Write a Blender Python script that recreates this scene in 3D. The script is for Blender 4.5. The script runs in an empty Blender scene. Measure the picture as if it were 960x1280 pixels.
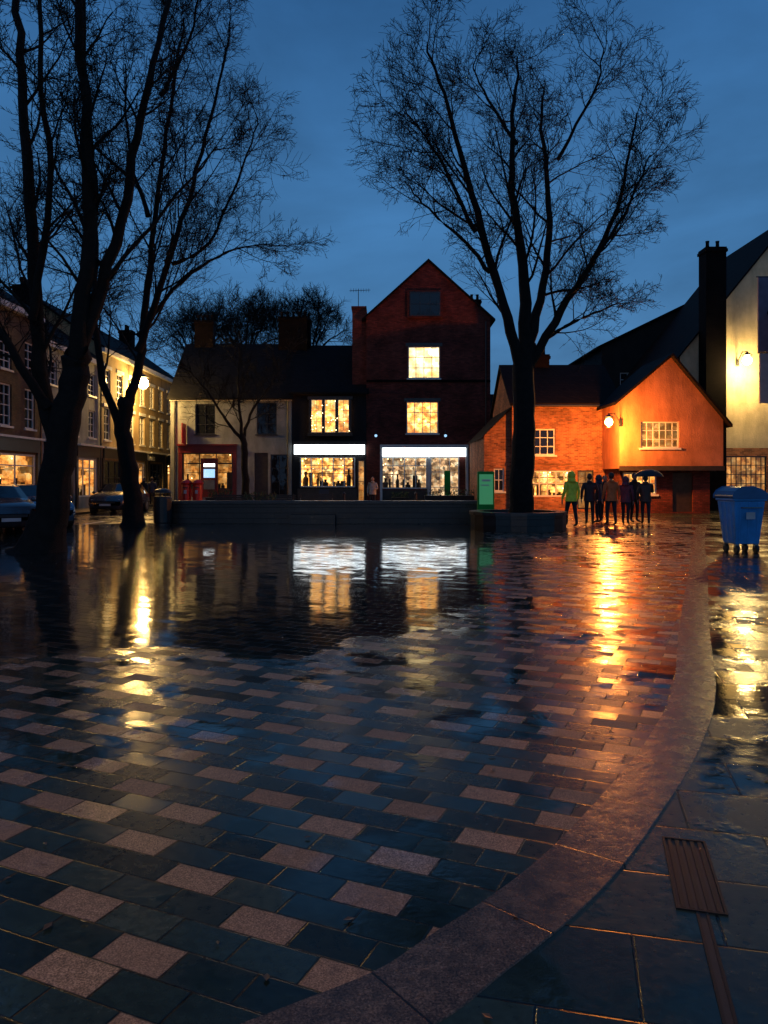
import bpy, math, random
from mathutils import Vector, Matrix
R=random.Random(7)
sc=bpy.context.scene
F=970.0; HZ=600.0; CH=1.6
def X(px,d): return (px-480)/F*d
def Z(py,d): return CH+(HZ-py)/F*d
def P(px,py,d): return (X(px,d),d,Z(py,d))

# ---------------------------------------------------------------- materials
class M:
    def __init__(s,name):
        s.m=bpy.data.materials.new(name); s.m.use_nodes=True
        s.nt=s.m.node_tree; s.nt.nodes.clear()
        s.out=s.nt.nodes.new('ShaderNodeOutputMaterial')
        s.b=s.nt.nodes.new('ShaderNodeBsdfPrincipled')
        s.nt.links.new(s.b.outputs[0],s.out.inputs[0])
    def n(s,t,**k):
        x=s.nt.nodes.new(t)
        for a,b in k.items(): setattr(x,a,b)
        return x
    def put(s,sock,v):
        if isinstance(v,bpy.types.NodeSocket): s.nt.links.new(v,sock)
        else:
            if sock.type=='RGBA' and len(v)==3: v=(*v,1)
            sock.default_value=v
    def set(s,**k):
        for a,b in k.items(): s.put(s.b.inputs[a.replace('_',' ')],b)
    def math(s,op,a,b=None,c=None,clamp=False):
        x=s.n('ShaderNodeMath',operation=op,use_clamp=clamp)
        s.put(x.inputs[0],a)
        if b is not None: s.put(x.inputs[1],b)
        if c is not None: s.put(x.inputs[2],c)
        return x.outputs[0]
    def mix(s,f,a,b,bt='MIX'):
        x=s.n('ShaderNodeMix',data_type='RGBA',blend_type=bt)
        s.put(x.inputs[0],f); s.put(x.inputs[6],a); s.put(x.inputs[7],b)
        return x.outputs[2]
    def lerp(s,f,a,b):
        x=s.n('ShaderNodeMix',data_type='FLOAT')
        s.put(x.inputs[0],f); s.put(x.inputs[2],a); s.put(x.inputs[3],b)
        return x.outputs[0]
    def noise(s,vec,scale,detail=3,rough=.5,col=False):
        x=s.n('ShaderNodeTexNoise'); 
        if vec is not None: s.put(x.inputs['Vector'],vec)
        x.inputs['Scale'].default_value=scale; x.inputs['Detail'].default_value=detail; x.inputs['Roughness'].default_value=rough
        return x.outputs[1 if col else 0]
    def ramp(s,f,st,interp='LINEAR'):
        x=s.n('ShaderNodeValToRGB'); x.color_ramp.interpolation=interp
        e=x.color_ramp.elements
        while len(e)<len(st): e.new(.5)
        for i,(p,c) in enumerate(st):
            e[i].position=p; e[i].color=(*c,1) if not isinstance(c,(int,float)) else (c,c,c,1)
        s.put(x.inputs[0],f); return x.outputs[0]
    def sstep(s,v,a,b):
        x=s.n('ShaderNodeMapRange',interpolation_type='SMOOTHSTEP')
        s.put(x.inputs[0],v); x.inputs[1].default_value=a; x.inputs[2].default_value=b
        return x.outputs[0]
    def obj(s): return s.n('ShaderNodeTexCoord').outputs['Object']
    def pos(s): return s.n('ShaderNodeNewGeometry').outputs['Position']
    def sep(s,v):
        x=s.n('ShaderNodeSeparateXYZ'); s.put(x.inputs[0],v); return x.outputs
    def comb(s,x,y,z=0.0):
        c=s.n('ShaderNodeCombineXYZ'); s.put(c.inputs[0],x); s.put(c.inputs[1],y); s.put(c.inputs[2],z); return c.outputs[0]
    def wn(s,v):
        x=s.n('ShaderNodeTexWhiteNoise',noise_dimensions='3D'); s.put(x.inputs[0],v); return x.outputs
    def bump(s,h,dist=1.0,st=1.0):
        x=s.n('ShaderNodeBump'); x.inputs['Distance'].default_value=dist
        s.put(x.inputs['Strength'],st); s.put(x.inputs['Height'],h); s.put(s.b.inputs['Normal'],x.outputs[0])

def plain(name,col,rough=.6,var=.25,scale=3,metal=0,bump=0.0,coat=0,spec=.5):
    m=M(name); v=m.obj()
    n=m.noise(v,scale,5,.6)
    c=m.mix(m.ramp(n,[(.3,0.),(.7,1.)]),tuple(a*(1-var) for a in col),tuple(min(1,a*(1+var)) for a in col))
    m.set(Base_Color=c,Roughness=rough,Metallic=metal,Specular_IOR_Level=spec)
    if coat: m.set(Coat_Weight=coat)
    if bump: m.bump(m.noise(v,scale*8,4,.6),bump)
    return m.m
def brick(name,c1,c2,mortar,rough=.8,bw=.23,bh=.075,spec=.2):
    m=M(name); o=m.sep(m.obj()); v=m.comb(m.math('ADD',o[0],o[1]),o[2])
    b=m.n('ShaderNodeTexBrick'); m.put(b.inputs['Vector'],v)
    for k,val in (('Color1',(*c1,1)),('Color2',(*c2,1)),('Mortar',(*mortar,1))): b.inputs[k].default_value=val
    b.inputs['Scale'].default_value=1; b.inputs['Mortar Size'].default_value=.008
    b.inputs['Brick Width'].default_value=bw; b.inputs['Row Height'].default_value=bh
    n=m.noise(m.obj(),.9,5,.65)
    c=m.mix(.85,b.outputs[0],m.ramp(n,[(.3,.3),(.7,1.3)]),'MULTIPLY')
    m.set(Base_Color=c,Roughness=rough,Specular_IOR_Level=spec); m.bump(b.outputs[1],-.006)
    return m.m
def stucco(name,col,rough=.8,stain=.45):
    m=M(name); o=m.obj(); s=m.sep(o)
    n=m.noise(o,.7,6,.65); st=m.noise(m.comb(m.math('ADD',s[0],s[1]),m.math('MULTIPLY',s[2],.25)),2.2,4,.6)
    f=m.math('MULTIPLY',m.ramp(n,[(.3,1-stain),(.65,1.)]),m.ramp(st,[(.3,1-stain*.7),(.6,1.)]))
    c=m.mix(1.0,(*col,1),f,'MULTIPLY')
    m.set(Base_Color=c,Roughness=rough,Specular_IOR_Level=.25); m.bump(m.noise(o,14,4,.6),.02)
    return m.m
def roofm(name,col):
    m=M(name); o=m.sep(m.obj()); v=m.comb(m.math('ADD',o[0],o[1]),m.math('MULTIPLY',o[2],1.3))
    b=m.n('ShaderNodeTexBrick'); m.put(b.inputs['Vector'],v); b.inputs['Scale'].default_value=1
    b.inputs['Color1'].default_value=(*col,1); b.inputs['Color2'].default_value=(*[a*.5 for a in col],1); b.inputs['Mortar'].default_value=(*[a*.2 for a in col],1)
    b.inputs['Brick Width'].default_value=.26; b.inputs['Row Height'].default_value=.2; b.inputs['Mortar Size'].default_value=.012
    m.set(Base_Color=b.outputs[0],Roughness=.85,Specular_IOR_Level=.15); m.bump(b.outputs[1],-.02); return m.m
def lit(name,cols,strength,scale=2.5,dark=.25,blobs=.75):
    m=M(name); o=m.obj(); s=m.sep(o); v=m.comb(m.math('ADD',s[0],s[1]),s[2])
    n=m.noise(v,scale,4,.7)
    vo=m.n('ShaderNodeTexVoronoi',distance='CHEBYCHEV'); m.put(vo.inputs['Vector'],v); vo.inputs['Scale'].default_value=scale*1.7
    c=m.ramp(n,[(.34,cols[0]),(.5,cols[1]),(.66,cols[2])])
    k=m.sep(vo.outputs['Color'])[0]
    c=m.mix(blobs,c,m.ramp(k,[(0,dark),(.5,.7),(1,1.6)]),'MULTIPLY')
    c=m.mix(.7,c,m.ramp(m.noise(v,scale*.35,2,.5),[(.35,.35),(.62,1.25)]),'MULTIPLY')
    m.set(Base_Color=(.02,.02,.02),Roughness=.1,Emission_Color=c,Emission_Strength=strength)
    return m.m
def emit(name,col,st):
    m=M(name); m.set(Base_Color=(.5,.5,.5),Emission_Color=col,Emission_Strength=st); return m.m

def paving(name,ang,bw,bh,shift,phu,phv,light,joint=.004,usepud=True):
    m=M(name); p=m.pos(); s=m.sep(p); ca,sa=math.cos(ang),math.sin(ang)
    u=m.math('ADD',m.math('MULTIPLY',s[0],ca),m.math('MULTIPLY',s[1],sa))
    v=m.math('SUBTRACT',m.math('MULTIPLY',s[1],ca),m.math('MULTIPLY',s[0],sa))
    vv=m.math('DIVIDE',m.math('SUBTRACT',v,phv),bh); r=m.math('FLOOR',vv); fv=m.math('FRACT',vv)
    uu=m.math('ADD',m.math('ADD',m.math('DIVIDE',u,bw),m.math('MULTIPLY',r,shift)),phu)
    i=m.math('FLOOR',uu); fu=m.math('FRACT',uu)
    rnd=m.wn(m.comb(i,r,1.)); rc=m.sep(rnd[1])
    eu=m.math('MULTIPLY',m.math('MINIMUM',fu,m.math('SUBTRACT',1.,fu)),bw)
    ev=m.math('MULTIPLY',m.math('MINIMUM',fv,m.math('SUBTRACT',1.,fv)),bh)
    mid=m.noise(p,22,3,.65)
    wob=m.math('MULTIPLY',m.math('SUBTRACT',mid,.5),.005)
    e=m.math('ADD',m.math('MINIMUM',eu,ev),wob)
    inside=m.sstep(e,joint*.4,joint*1.5)
    fine=m.noise(p,170,2,.7); big=m.noise(p,.55,3,.6); med=m.noise(p,2.3,4,.6)
    dark=m.mix(rc[0],(.008,.015,.013),(.026,.042,.034))
    dark=m.mix(.6,dark,m.ramp(mid,[(.25,.4),(.75,1.5)]),'MULTIPLY')
    dark=m.mix(.5,dark,m.ramp(med,[(.3,.5),(.7,1.4)]),'MULTIPLY')
    if light:
        g=m.math('FLOOR',m.math('DIVIDE',r,6.)); jt=m.math('FLOOR',m.math('MULTIPLY',m.wn(m.comb(g,3.,5.))[0],3.99))
        k=m.math('FLOORED_MODULO',m.math('ADD',i,jt),4.)
        isl=m.math('LESS_THAN',k,.5)
        isl=m.math('MULTIPLY',isl,m.math('LESS_THAN',rc[2],.95))
        extra=m.math('GREATER_THAN',rc[2],.985); isl=m.math('MAXIMUM',isl,extra)
        spk=m.ramp(fine,[(.36,(.07,.036,.022)),(.5,(.30,.165,.10)),(.66,(.58,.36,.235))])
        spk=m.mix(.75,spk,m.ramp(mid,[(.25,.45),(.75,1.3)]),'MULTIPLY')
        spk=m.mix(m.math('MULTIPLY',rc[1],.5),spk,(.16,.09,.058))
        base=m.mix(isl,dark,spk)
    else:
        base=dark; isl=None
    base=m.mix(inside,(.004,.004,.004),base)
    if usepud:
        at=m.n('ShaderNodeAttribute',attribute_name='pud').outputs['Fac']
        pd=m.math('ADD',at,m.math('MULTIPLY',m.math('SUBTRACT',med,.5),1.2))
        pd=m.math('ADD',pd,m.math('MULTIPLY',m.math('SUBTRACT',big,.54),1.8))
        pud=m.sstep(pd,-.04,.12)
    else: pud=m.sstep(med,.9,.95)
    small=m.sstep(m.math('ADD',m.math('MULTIPLY',big,.6),m.math('MULTIPLY',med,.4)),.49,.58)
    dk=m.math('MULTIPLY',m.sstep(at,-.1,.25),.82) if usepud else 0.0
    base=m.mix(dk,base,(.010,.012,.011))
    rough=m.math('ADD',.16,m.math('MULTIPLY',m.math('MULTIPLY',rc[1],mid),.34))
    if isl is not None: rough=m.math('ADD',rough,m.math('MULTIPLY',isl,.16))
    rough=m.lerp(small,rough,m.math('ADD',.035,m.math('MULTIPLY',rc[1],.06)))
    if isl is not None: rough=m.math('ADD',rough,m.math('MULTIPLY',isl,.05))
    rough=m.lerp(pud,rough,m.math('ADD',.015,m.math('MULTIPLY',mid,.11)))
    h=m.math('MULTIPLY',m.math('SUBTRACT',inside,1.),.0045)
    tilt=m.math('ADD',m.math('MULTIPLY',m.math('SUBTRACT',rc[0],.5),m.math('MULTIPLY',m.math('SUBTRACT',fu,.5),bw*.035)),m.math('MULTIPLY',m.math('SUBTRACT',rc[1],.5),m.math('MULTIPLY',m.math('SUBTRACT',fv,.5),bh*.09)))
    h=m.math('ADD',h,tilt)
    h=m.math('ADD',h,m.math('MULTIPLY',m.math('SUBTRACT',mid,.5),.0012)); h=m.math('ADD',h,m.math('MULTIPLY',m.math('SUBTRACT',fine,.5),.00022))
    amt=m.lerp(pud,m.lerp(small,1.,.4),.25)
    h=m.math('MULTIPLY',h,amt)
    m.set(Base_Color=base,Roughness=rough,IOR=m.lerp(small,1.37,1.45))
    m.bump(h,1.,1.)
    return m.m

MT={}
MT['plaza']=paving('wet_block_paving',math.radians(-24),.28,.16,1.5,.964,.049,True)
MT['slab']=paving('wet_flagstones',math.radians(-14),.62,.46,.5,.2,.1,False,.005,False)
def bandmat():
    m=M('wet_granite_kerb'); p=m.pos(); uv=m.sep(m.n('ShaderNodeTexCoord').outputs['UV'])
    a=m.math('DIVIDE',uv[0],.62); fr=m.math('FRACT',a); e=m.math('MULTIPLY',m.math('MINIMUM',fr,m.math('SUBTRACT',1.,fr)),.62)
    ins=m.sstep(e,.002,.007); rc=m.sep(m.wn(m.comb(m.math('FLOOR',a),2.,3.))[1])
    fine=m.noise(p,130,3,.7); mid=m.noise(p,9,5,.75)
    c=m.ramp(fine,[(.36,(.025,.014,.010)),(.5,(.10,.062,.044)),(.66,(.28,.18,.13))])
    c=m.mix(.9,c,m.ramp(mid,[(.35,.2),(.65,1.2)]),'MULTIPLY')
    c=m.mix(m.math('MULTIPLY',rc[0],.5),c,(.04,.028,.021)); c=m.mix(ins,(.004,.004,.004),c)
    m.set(Base_Color=c,Roughness=m.math('ADD',.08,m.math('MULTIPLY',mid,.35)),IOR=1.4)
    m.bump(m.math('ADD',m.math('MULTIPLY',ins,.0008),m.math('ADD',m.math('MULTIPLY',mid,.004),m.math('MULTIPLY',fine,.0005)))); return m.m
MT['band']=bandmat()
def asph():
    m=M('wet_asphalt'); p=m.pos(); f=m.noise(p,60,4,.7); b=m.noise(p,.5,4,.6)
    m.set(Base_Color=m.mix(f,(.015,.016,.017),(.06,.06,.058)),Roughness=m.ramp(b,[(.4,.08),(.6,.3)])); m.bump(f,.0025); return m.m
MT['asph']=asph()
MT['white_wall']=stucco('white_render',(.28,.30,.30)); MT['cream']=stucco('cream_render',(.66,.54,.34),stain=.35)
MT['yellow']=stucco('pale_stone',(.42,.31,.16)); MT['orange']=stucco('ochre_plaster',(.58,.22,.10),stain=.4)
MT['dkbrick']=brick('dark_red_brick',(.20,.038,.025),(.10,.019,.013),(.05,.03,.025))
MT['chim']=brick('near_black_brick',(.010,.006,.005),(.007,.004,.004),(.008,.007,.007),spec=.06)  # brick colour set near black so the chimneys stay silhouettes
MT['obrick']=brick('orange_brick',(.48,.17,.07),(.20,.065,.03),(.3,.2,.13))
MT['tan']=brick('tan_brick',(.14,.085,.05),(.09,.055,.035),(.11,.09,.07))
MT['dkbuild']=stucco('dark_painted_render',(.022,.018,.018)); MT['darkhouse']=stucco('dark_weathered_render',(.03,.02,.016))
MT['roof']=roofm('slate_roof',(.008,.008,.009)); MT['tile']=roofm('clay_tile_roof',(.014,.008,.006))
MT['wframe']=plain('white_paint',(.6,.6,.57),.4,.12); MT['dkframe']=plain('dark_paint',(.02,.02,.022),.3)
MT['glass']=(lambda m:(m.set(Base_Color=(.01,.012,.016),Roughness=.05,IOR=1.5),m.bump(m.noise(m.obj(),1.2,2),.02),m.m)[-1])(M('dark_window_glass'))
MT['red']=plain('red_gloss_paint',(.55,.02,.015),.3); MT['maroon']=plain('maroon_paint',(.12,.010,.008),.35,.3)
MT['iron']=plain('black_iron',(.015,.015,.016),.4)
MT['bark']=plain('wet_bark',(.010,.008,.006),.8,.5,6,bump=.05,spec=.25)
MT['stone']=brick('dark_stone_wall',(.03,.026,.023),(.015,.014,.013),(.008,.008,.008),.4,.5,.2,.5)
MT['cope']=plain('wet_coping_stone',(.03,.028,.027),.3,.3,4,bump=.01)
MT['warm']=lit('lit_window_warm',[(1,.20,.025),(1,.45,.09),(1,.75,.3)],2.4,2.2,.2)
MT['warmdim']=lit('lit_window_dim',[(.5,.14,.02),(.9,.36,.07),(1,.55,.18)],.7,2.5,.15)
MT['rowshop']=lit('lit_row_shop',[(.3,.07,.01),(1,.38,.07),(1,.68,.28)],1.3,1.6,.03,.95)
MT['shopw']=lit('shop_interior_warm',[(.4,.1,.02),(1,.40,.07),(1,.72,.28)],2.4,2.4,.04,.9)
MT['shopn']=lit('shop_interior_neutral',[(.12,.06,.03),(.75,.42,.18),(.8,.7,.45)],1.3,2.4,.03,.9)
MT['cream_lit']=lit('lit_window_cream',[(1,.48,.11),(1,.72,.29),(1,.88,.55)],2.8,1.4,.35,.65)
MT['fascia']=(lambda m:(m.set(Base_Color=(.8,.8,.8),Emission_Color=m.mix(m.noise(m.obj(),1.5,3),(.6,.82,1),(1,.95,.85)),Emission_Strength=3.8),m.m)[-1])(M('backlit_white_fascia'))
MT['fairy']=emit('fairy_light_bulb',(1,.7,.3),12)
MT['sodium']=emit('sodium_bulb',(1,.45,.08),75); MT['warmbulb']=emit('warm_bulb',(1,.62,.2),130); MT['yelbulb']=emit('yellow_bulb',(1,.72,.28),60)
MT['blueatm']=emit('cash_machine_screen',(.35,.65,1),1.2)
MT['green']=plain('green_panel',(.01,.28,.04),.6,.2,3,spec=.2); MT['greenlit']=emit('green_info_panel',(.05,.6,.06),.22)
MT['binblue']=plain('blue_plastic',(.035,.24,.56),.35,.25,2,bump=.002); MT['binlid']=plain('dark_blue_plastic',(.02,.09,.22),.35,.2,2)
MT['rubber']=plain('black_rubber',(.012,.012,.012),.6)
MT['grey']=plain('grey_metal',(.2,.2,.2),.35,.2,3,.8); MT['timber']=plain('dark_timber',(.03,.02,.014),.5,.4,5)
MT['castiron']=plain('wet_cast_iron',(.006,.008,.009),.55,.3,6,spec=.25)
MT['banner']=plain('purple_banner',(.16,.13,.18),.6,.2); MT['signwhite']=plain('sign_board',(.4,.4,.42),.5,.15)
MT['letters']=plain('sign_lettering',(.75,.72,.6),.5,.05)
MT['soil']=plain('soil',(.03,.022,.015),.9,.4,5); MT['leaf']=plain('evergreen_leaves',(.03,.06,.02),.5,.4)
MT['wetleaf']=plain('fallen_leaves',(.07,.035,.012),.3,.5,30)
MT['skin']=plain('skin',(.35,.2,.14),.5,.1,8); MT['hair']=plain('hair',(.03,.02,.012),.6,.3,20)
MT['trouser']=plain('dark_trousers',(.012,.013,.02),.8); MT['shoe']=plain('shoe_leather',(.015,.012,.01),.4)
def coat(n,c): return plain(n,c,.65,.25,7,bump=.01)

# ---------------------------------------------------------------- mesh builder
class MB:
    def __init__(s,mat,smooth=False): s.v=[];s.f=[];s.mat=mat;s.smooth=smooth
    def poly(s,pts):
        k=len(s.v); s.v+= [tuple(p) for p in pts]; s.f.append(tuple(range(k,k+len(pts))))
    def box(s,x0,x1,y0,y1,z0,z1):
        k=len(s.v)
        s.v+=[(x0,y0,z0),(x1,y0,z0),(x1,y1,z0),(x0,y1,z0),(x0,y0,z1),(x1,y0,z1),(x1,y1,z1),(x0,y1,z1)]
        for f in ((3,2,1,0),(4,5,6,7),(0,1,5,4),(1,2,6,5),(2,3,7,6),(3,0,4,7)): s.f.append(tuple(k+i for i in f))
    def tube(s,pts,rad,n=6,cap=True):
        k0=len(s.v); m=len(pts)
        for i in range(m):
            a=pts[max(0,i-1)]; b=pts[min(m-1,i+1)]
            dx,dy,dz=b[0]-a[0],b[1]-a[1],b[2]-a[2]; L=math.sqrt(dx*dx+dy*dy+dz*dz) or 1; dx/=L;dy/=L;dz/=L
            if abs(dx)<.8: ux,uy,uz=0,dz,-dy
            else: ux,uy,uz=-dz,0,dx
            l=math.sqrt(ux*ux+uy*uy+uz*uz) or 1; ux/=l;uy/=l;uz/=l
            vx,vy,vz=dy*uz-dz*uy,dz*ux-dx*uz,dx*uy-dy*ux
            p=pts[i]; r=rad[i]
            for j in range(n):
                c=math.cos(6.28318*j/n)*r; q=math.sin(6.28318*j/n)*r
                s.v.append((p[0]+ux*c+vx*q,p[1]+uy*c+vy*q,p[2]+uz*c+vz*q))
        for i in range(m-1):
            for j in range(n):
                a=k0+i*n+j; b=k0+i*n+(j+1)%n; s.f.append((a,b,b+n,a+n))
        if cap: s.f.append(tuple(k0+j for j in reversed(range(n)))); s.f.append(tuple(k0+(m-1)*n+j for j in range(n)))
    def ball(s,c,r,nu=10,nv=6):
        if not isinstance(r,tuple): r=(r,r,r)
        k=len(s.v)
        for i in range(1,nv):
            t=math.pi*i/nv
            for j in range(nu):
                a=6.28318*j/nu; s.v.append((c[0]+r[0]*math.sin(t)*math.cos(a),c[1]+r[1]*math.sin(t)*math.sin(a),c[2]+r[2]*math.cos(t)))
        s.v.append((c[0],c[1],c[2]+r[2])); s.v.append((c[0],c[1],c[2]-r[2])); T=len(s.v)-2;B=T+1
        for i in range(nv-2):
            for j in range(nu):
                a=k+i*nu+j;b=k+i*nu+(j+1)%nu; s.f.append((a,a+nu,b+nu,b))
        for j in range(nu):
            s.f.append((T,k+j,k+(j+1)%nu)); s.f.append((B,k+(nv-2)*nu+(j+1)%nu,k+(nv-2)*nu+j))
class G:
    def __init__(s,name,loc=(0,0,0),rz=0):
        s.e=bpy.data.objects.new(name,None); sc.collection.objects.link(s.e); s.e.location=loc; s.e.rotation_euler[2]=rz; s.e.empty_display_size=.5; s.p={}; s.done=[]
    def part(s,name,mat,smooth=False):
        if name not in s.p: s.p[name]=MB(mat if not isinstance(mat,str) else MT[mat],smooth)
        return s.p[name]
    def fin(s,bevel={}):
        for n,b in s.p.items():
            if not b.f: continue
            me=bpy.data.meshes.new(n); me.from_pydata(b.v,[],b.f); me.update()
            me.materials.append(b.mat)
            if b.smooth: me.polygons.foreach_set('use_smooth',[True]*len(me.polygons))
            o=bpy.data.objects.new(n,me); sc.collection.objects.link(o); o.parent=s.e
            if n in bevel:
                md=o.modifiers.new('b','BEVEL'); md.width=bevel[n]; md.segments=2; md.limit_method='ANGLE'
        return s
def single(name,mat,fn,smooth=False,loc=(0,0,0)):
    b=MB(MT[mat] if isinstance(mat,str) else mat,smooth); fn(b)
    me=bpy.data.meshes.new(name); me.from_pydata(b.v,[],b.f); me.update(); me.materials.append(b.mat)
    if smooth: me.polygons.foreach_set('use_smooth',[True]*len(me.polygons))
    o=bpy.data.objects.new(name,me); sc.collection.objects.link(o); o.location=loc; return o

def facade(b,x0,x1,z0,z1,ops,y=0,rev=.2):
    xs=sorted({x0,x1,*[v for o in ops for v in (o[0],o[1])]}); zs=sorted({z0,z1,*[v for o in ops for v in (o[2],o[3])]})
    for i in range(len(xs)-1):
        for j in range(len(zs)-1):
            cx=(xs[i]+xs[i+1])/2; cz=(zs[j]+zs[j+1])/2
            if any(o[0]<cx<o[1] and o[2]<cz<o[3] for o in ops): continue
            b.poly([(xs[i],y,zs[j]),(xs[i+1],y,zs[j]),(xs[i+1],y,zs[j+1]),(xs[i],y,zs[j+1])])
    for o in ops:
        a,c,d,e=o[:4]; q=y+rev
        b.poly([(a,y,d),(a,q,d),(a,q,e),(a,y,e)]); b.poly([(c,y,d),(c,y,e),(c,q,e),(c,q,d)])
        b.poly([(a,y,e),(a,q,e),(c,q,e),(c,y,e)]); b.poly([(a,y,d),(c,y,d),(c,q,d),(a,q,d)])
def shell(b,x0,x1,y1,z1,y0=0,z0=0):
    b.poly([(x0,y1,z0),(x0,y0,z0),(x0,y0,z1),(x0,y1,z1)]); b.poly([(x1,y0,z0),(x1,y1,z0),(x1,y1,z1),(x1,y0,z1)])
    b.poly([(x1,y1,z0),(x0,y1,z0),(x0,y1,z1),(x1,y1,z1)])
def window(g,x0,x1,z0,z1,nx=2,nz=2,pane='glass',frame='wframe',y=0,t=.07,sill=True):
    f=g.part('window_frames' if frame=='wframe' else 'dark_frames',frame); a,c=y+.07,y+.14
    f.box(x0+.002,x0+t,a,c,z0+.002,z1-.002); f.box(x1-t,x1-.002,a,c,z0+.002,z1-.002)
    f.box(x0+t,x1-t,a,c,z0+.002,z0+t); f.box(x0+t,x1-t,a,c,z1-t,z1-.002)
    w=t*.55
    for i in range(1,nx):
        q=x0+(x1-x0)*i/nx; f.box(q-w/2,q+w/2,a+.006,c-.006,z0+t,z1-t)
    for i in range(1,nz):
        q=z0+(z1-z0)*i/nz; f.box(x0+t,x1-t,a+.012,c-.012,q-w/2,q+w/2)
    g.part('panes_'+pane,pane).poly([(x0,y+.115,z0),(x1,y+.115,z0),(x1,y+.115,z1),(x0,y+.115,z1)])
    if sill: g.part('sills',frame).box(x0-.08,x1+.08,y-.07,y+.066,z0-.08,z0+.004)
def room(g,x0,x1,z0,z1,mat,depth=1.6,y=0,nx=3,transom=.75,frame='wframe',goods=True,seed=1,fairy=3):
    """shop window with a modelled interior whose walls glow in place of room lamps"""
    rr=random.Random(seed)
    f=g.part('shopfront_frames' if frame=='wframe' else 'dark_frames',frame); a,c=y+.04,y+.12
    f.box(x0+.002,x0+.08,a,c,z0,z1); f.box(x1-.08,x1-.002,a,c,z0,z1); f.box(x0+.08,x1-.08,a,c,z0,z0+.08); f.box(x0+.08,x1-.08,a,c,z1-.08,z1)
    for i in range(1,nx): 
        q=x0+(x1-x0)*i/nx; f.box(q-.03,q+.03,a+.01,c-.01,z0+.08,z1-.08)
    if transom: 
        q=z0+(z1-z0)*transom; f.box(x0+.08,x1-.08,a+.015,c-.015,q-.025,q+.025)
    b=g.part('interior_'+mat,mat); q=y+.2
    b.poly([(x0,q+depth,z0),(x1,q+depth,z0),(x1,q+depth,z1),(x0,q+depth,z1)])
    b.poly([(x0,q,z0),(x0,q+depth,z0),(x0,q+depth,z1),(x0,q,z1)]); b.poly([(x1,q+depth,z0),(x1,q,z0),(x1,q,z1),(x1,q+depth,z1)])
    fl=g.part('interior_floor','timber'); fl.poly([(x0,q,z0),(x1,q,z0),(x1,q+depth,z0),(x0,q+depth,z0)]); fl.poly([(x0,q,z1),(x0,q+depth,z1),(x1,q+depth,z1),(x1,q,z1)])
    if goods:
        t=g.part('displayed_goods','timber')
        n=int((x1-x0)*2.6)
        for i in range(n):
            xx=x0+.15+(x1-x0-.3)*(i+rr.random()*.6)/n; h=rr.uniform(.15,.65)*(z1-z0); yy=q+rr.uniform(.15,.8); w=rr.uniform(.06,.18)
            if i%2: t.box(xx-w,xx+w,yy-w*.6,yy+w*.6,z0,z0+h*.8)
            else: t.tube([(xx,yy,z0),(xx,yy,z0+h*.55),(xx,yy,z0+h*.7),(xx,yy,z0+h)],[w,w*1.1,w*.45,w*.6],7)
        for zz_ in (.45,.72): t.box(x0+.05,x1-.05,q+depth-.3,q+depth-.03,z0+(z1-z0)*zz_,z0+(z1-z0)*zz_+.04)
        l=g.part('fairy_lights','fairy')
        for i in range(int((x1-x0)*fairy)):
            xx=x0+.1+(x1-x0-.2)*rr.random(); l.ball((xx,q+rr.uniform(.05,.5),z1-.1-rr.random()**2*(z1-z0)*.7),.028,4,3)
def gable_roof(g,x0,x1,y0,y1,ze,zr,axis='x',mat='roof',ov=.25,part='roof'):
    b=g.part(part,mat); t=.12
    if axis=='x':
        ym=(y0+y1)/2; dz=(zr-ze)/(ym-y0)*ov
        A=[(y0-ov,ze-dz),(ym,zr),(y1+ov,ze-dz)]
        pts=lambda x:[(x,A[0][0],A[0][1]),(x,A[1][0],A[1][1]),(x,A[2][0],A[2][1]),(x,A[2][0],A[2][1]+t),(x,A[1][0],A[1][1]+t*1.3),(x,A[0][0],A[0][1]+t)]
        L,Rr=pts(x0-ov*.5),pts(x1+ov*.5)
        gb=g.part('gable_ends',g.p['walls'].mat)
        for xx in (x0,x1): gb.poly([(xx,y0,ze),(xx,y1,ze),(xx,ym,zr)])
    else:
        xm=(x0+x1)/2; dz=(zr-ze)/(xm-x0)*ov
        A=[(x0-ov,ze-dz),(xm,zr),(x1+ov,ze-dz)]
        pts=lambda y:[(A[0][0],y,A[0][1]),(A[1][0],y,A[1][1]),(A[2][0],y,A[2][1]),(A[2][0],y,A[2][1]+t),(A[1][0],y,A[1][1]+t*1.3),(A[0][0],y,A[0][1]+t)]
        L,Rr=pts(y0-ov*.6),pts(y1+ov*.6)
        gb=g.part('gable_ends',g.p['walls'].mat); gb.poly([(x0,y1,ze),(x1,y1,ze),(xm,y1,zr)]); gb.poly([(x0,y0,ze),(x1,y0,ze),(xm,y0,zr)])
    k=len(b.v); b.v+=L+Rr
    for i in range(6): j=(i+1)%6; b.f.append((k+i,k+j,k+6+j,k+6+i))
    for o in (0,6): b.f.append((k+o,k+o+1,k+o+4,k+o+5)); b.f.append((k+o+1,k+o+2,k+o+3,k+o+4))
def chimney(g,x,y,z0,z1,w=.9,d=.6,pots=3,mat='chim',part='chimney'):
    b=g.part(part,mat); b.box(x-w/2,x+w/2,y-d/2,y+d/2,z0,z1-.25); b.box(x-w/2-.06,x+w/2+.06,y-d/2-.06,y+d/2+.06,z1-.25,z1-.1); b.box(x-w/2-.02,x+w/2+.02,y-d/2-.02,y+d/2+.02,z1-.1,z1)
    p=g.part('chimney_pots','tile')
    for i in range(pots):
        xx=x-w/2+w*(i+.5)/pots; p.tube([(xx,y,z1),(xx,y,z1+.3),(xx,y,z1+.42)],[.11,.09,.11],8)
def downpipe(g,x,z1,y=0):
    g.part('downpipes','iron').tube([(x,y-.08,0.1),(x,y-.08,z1)],[.045,.045],6); 

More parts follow.
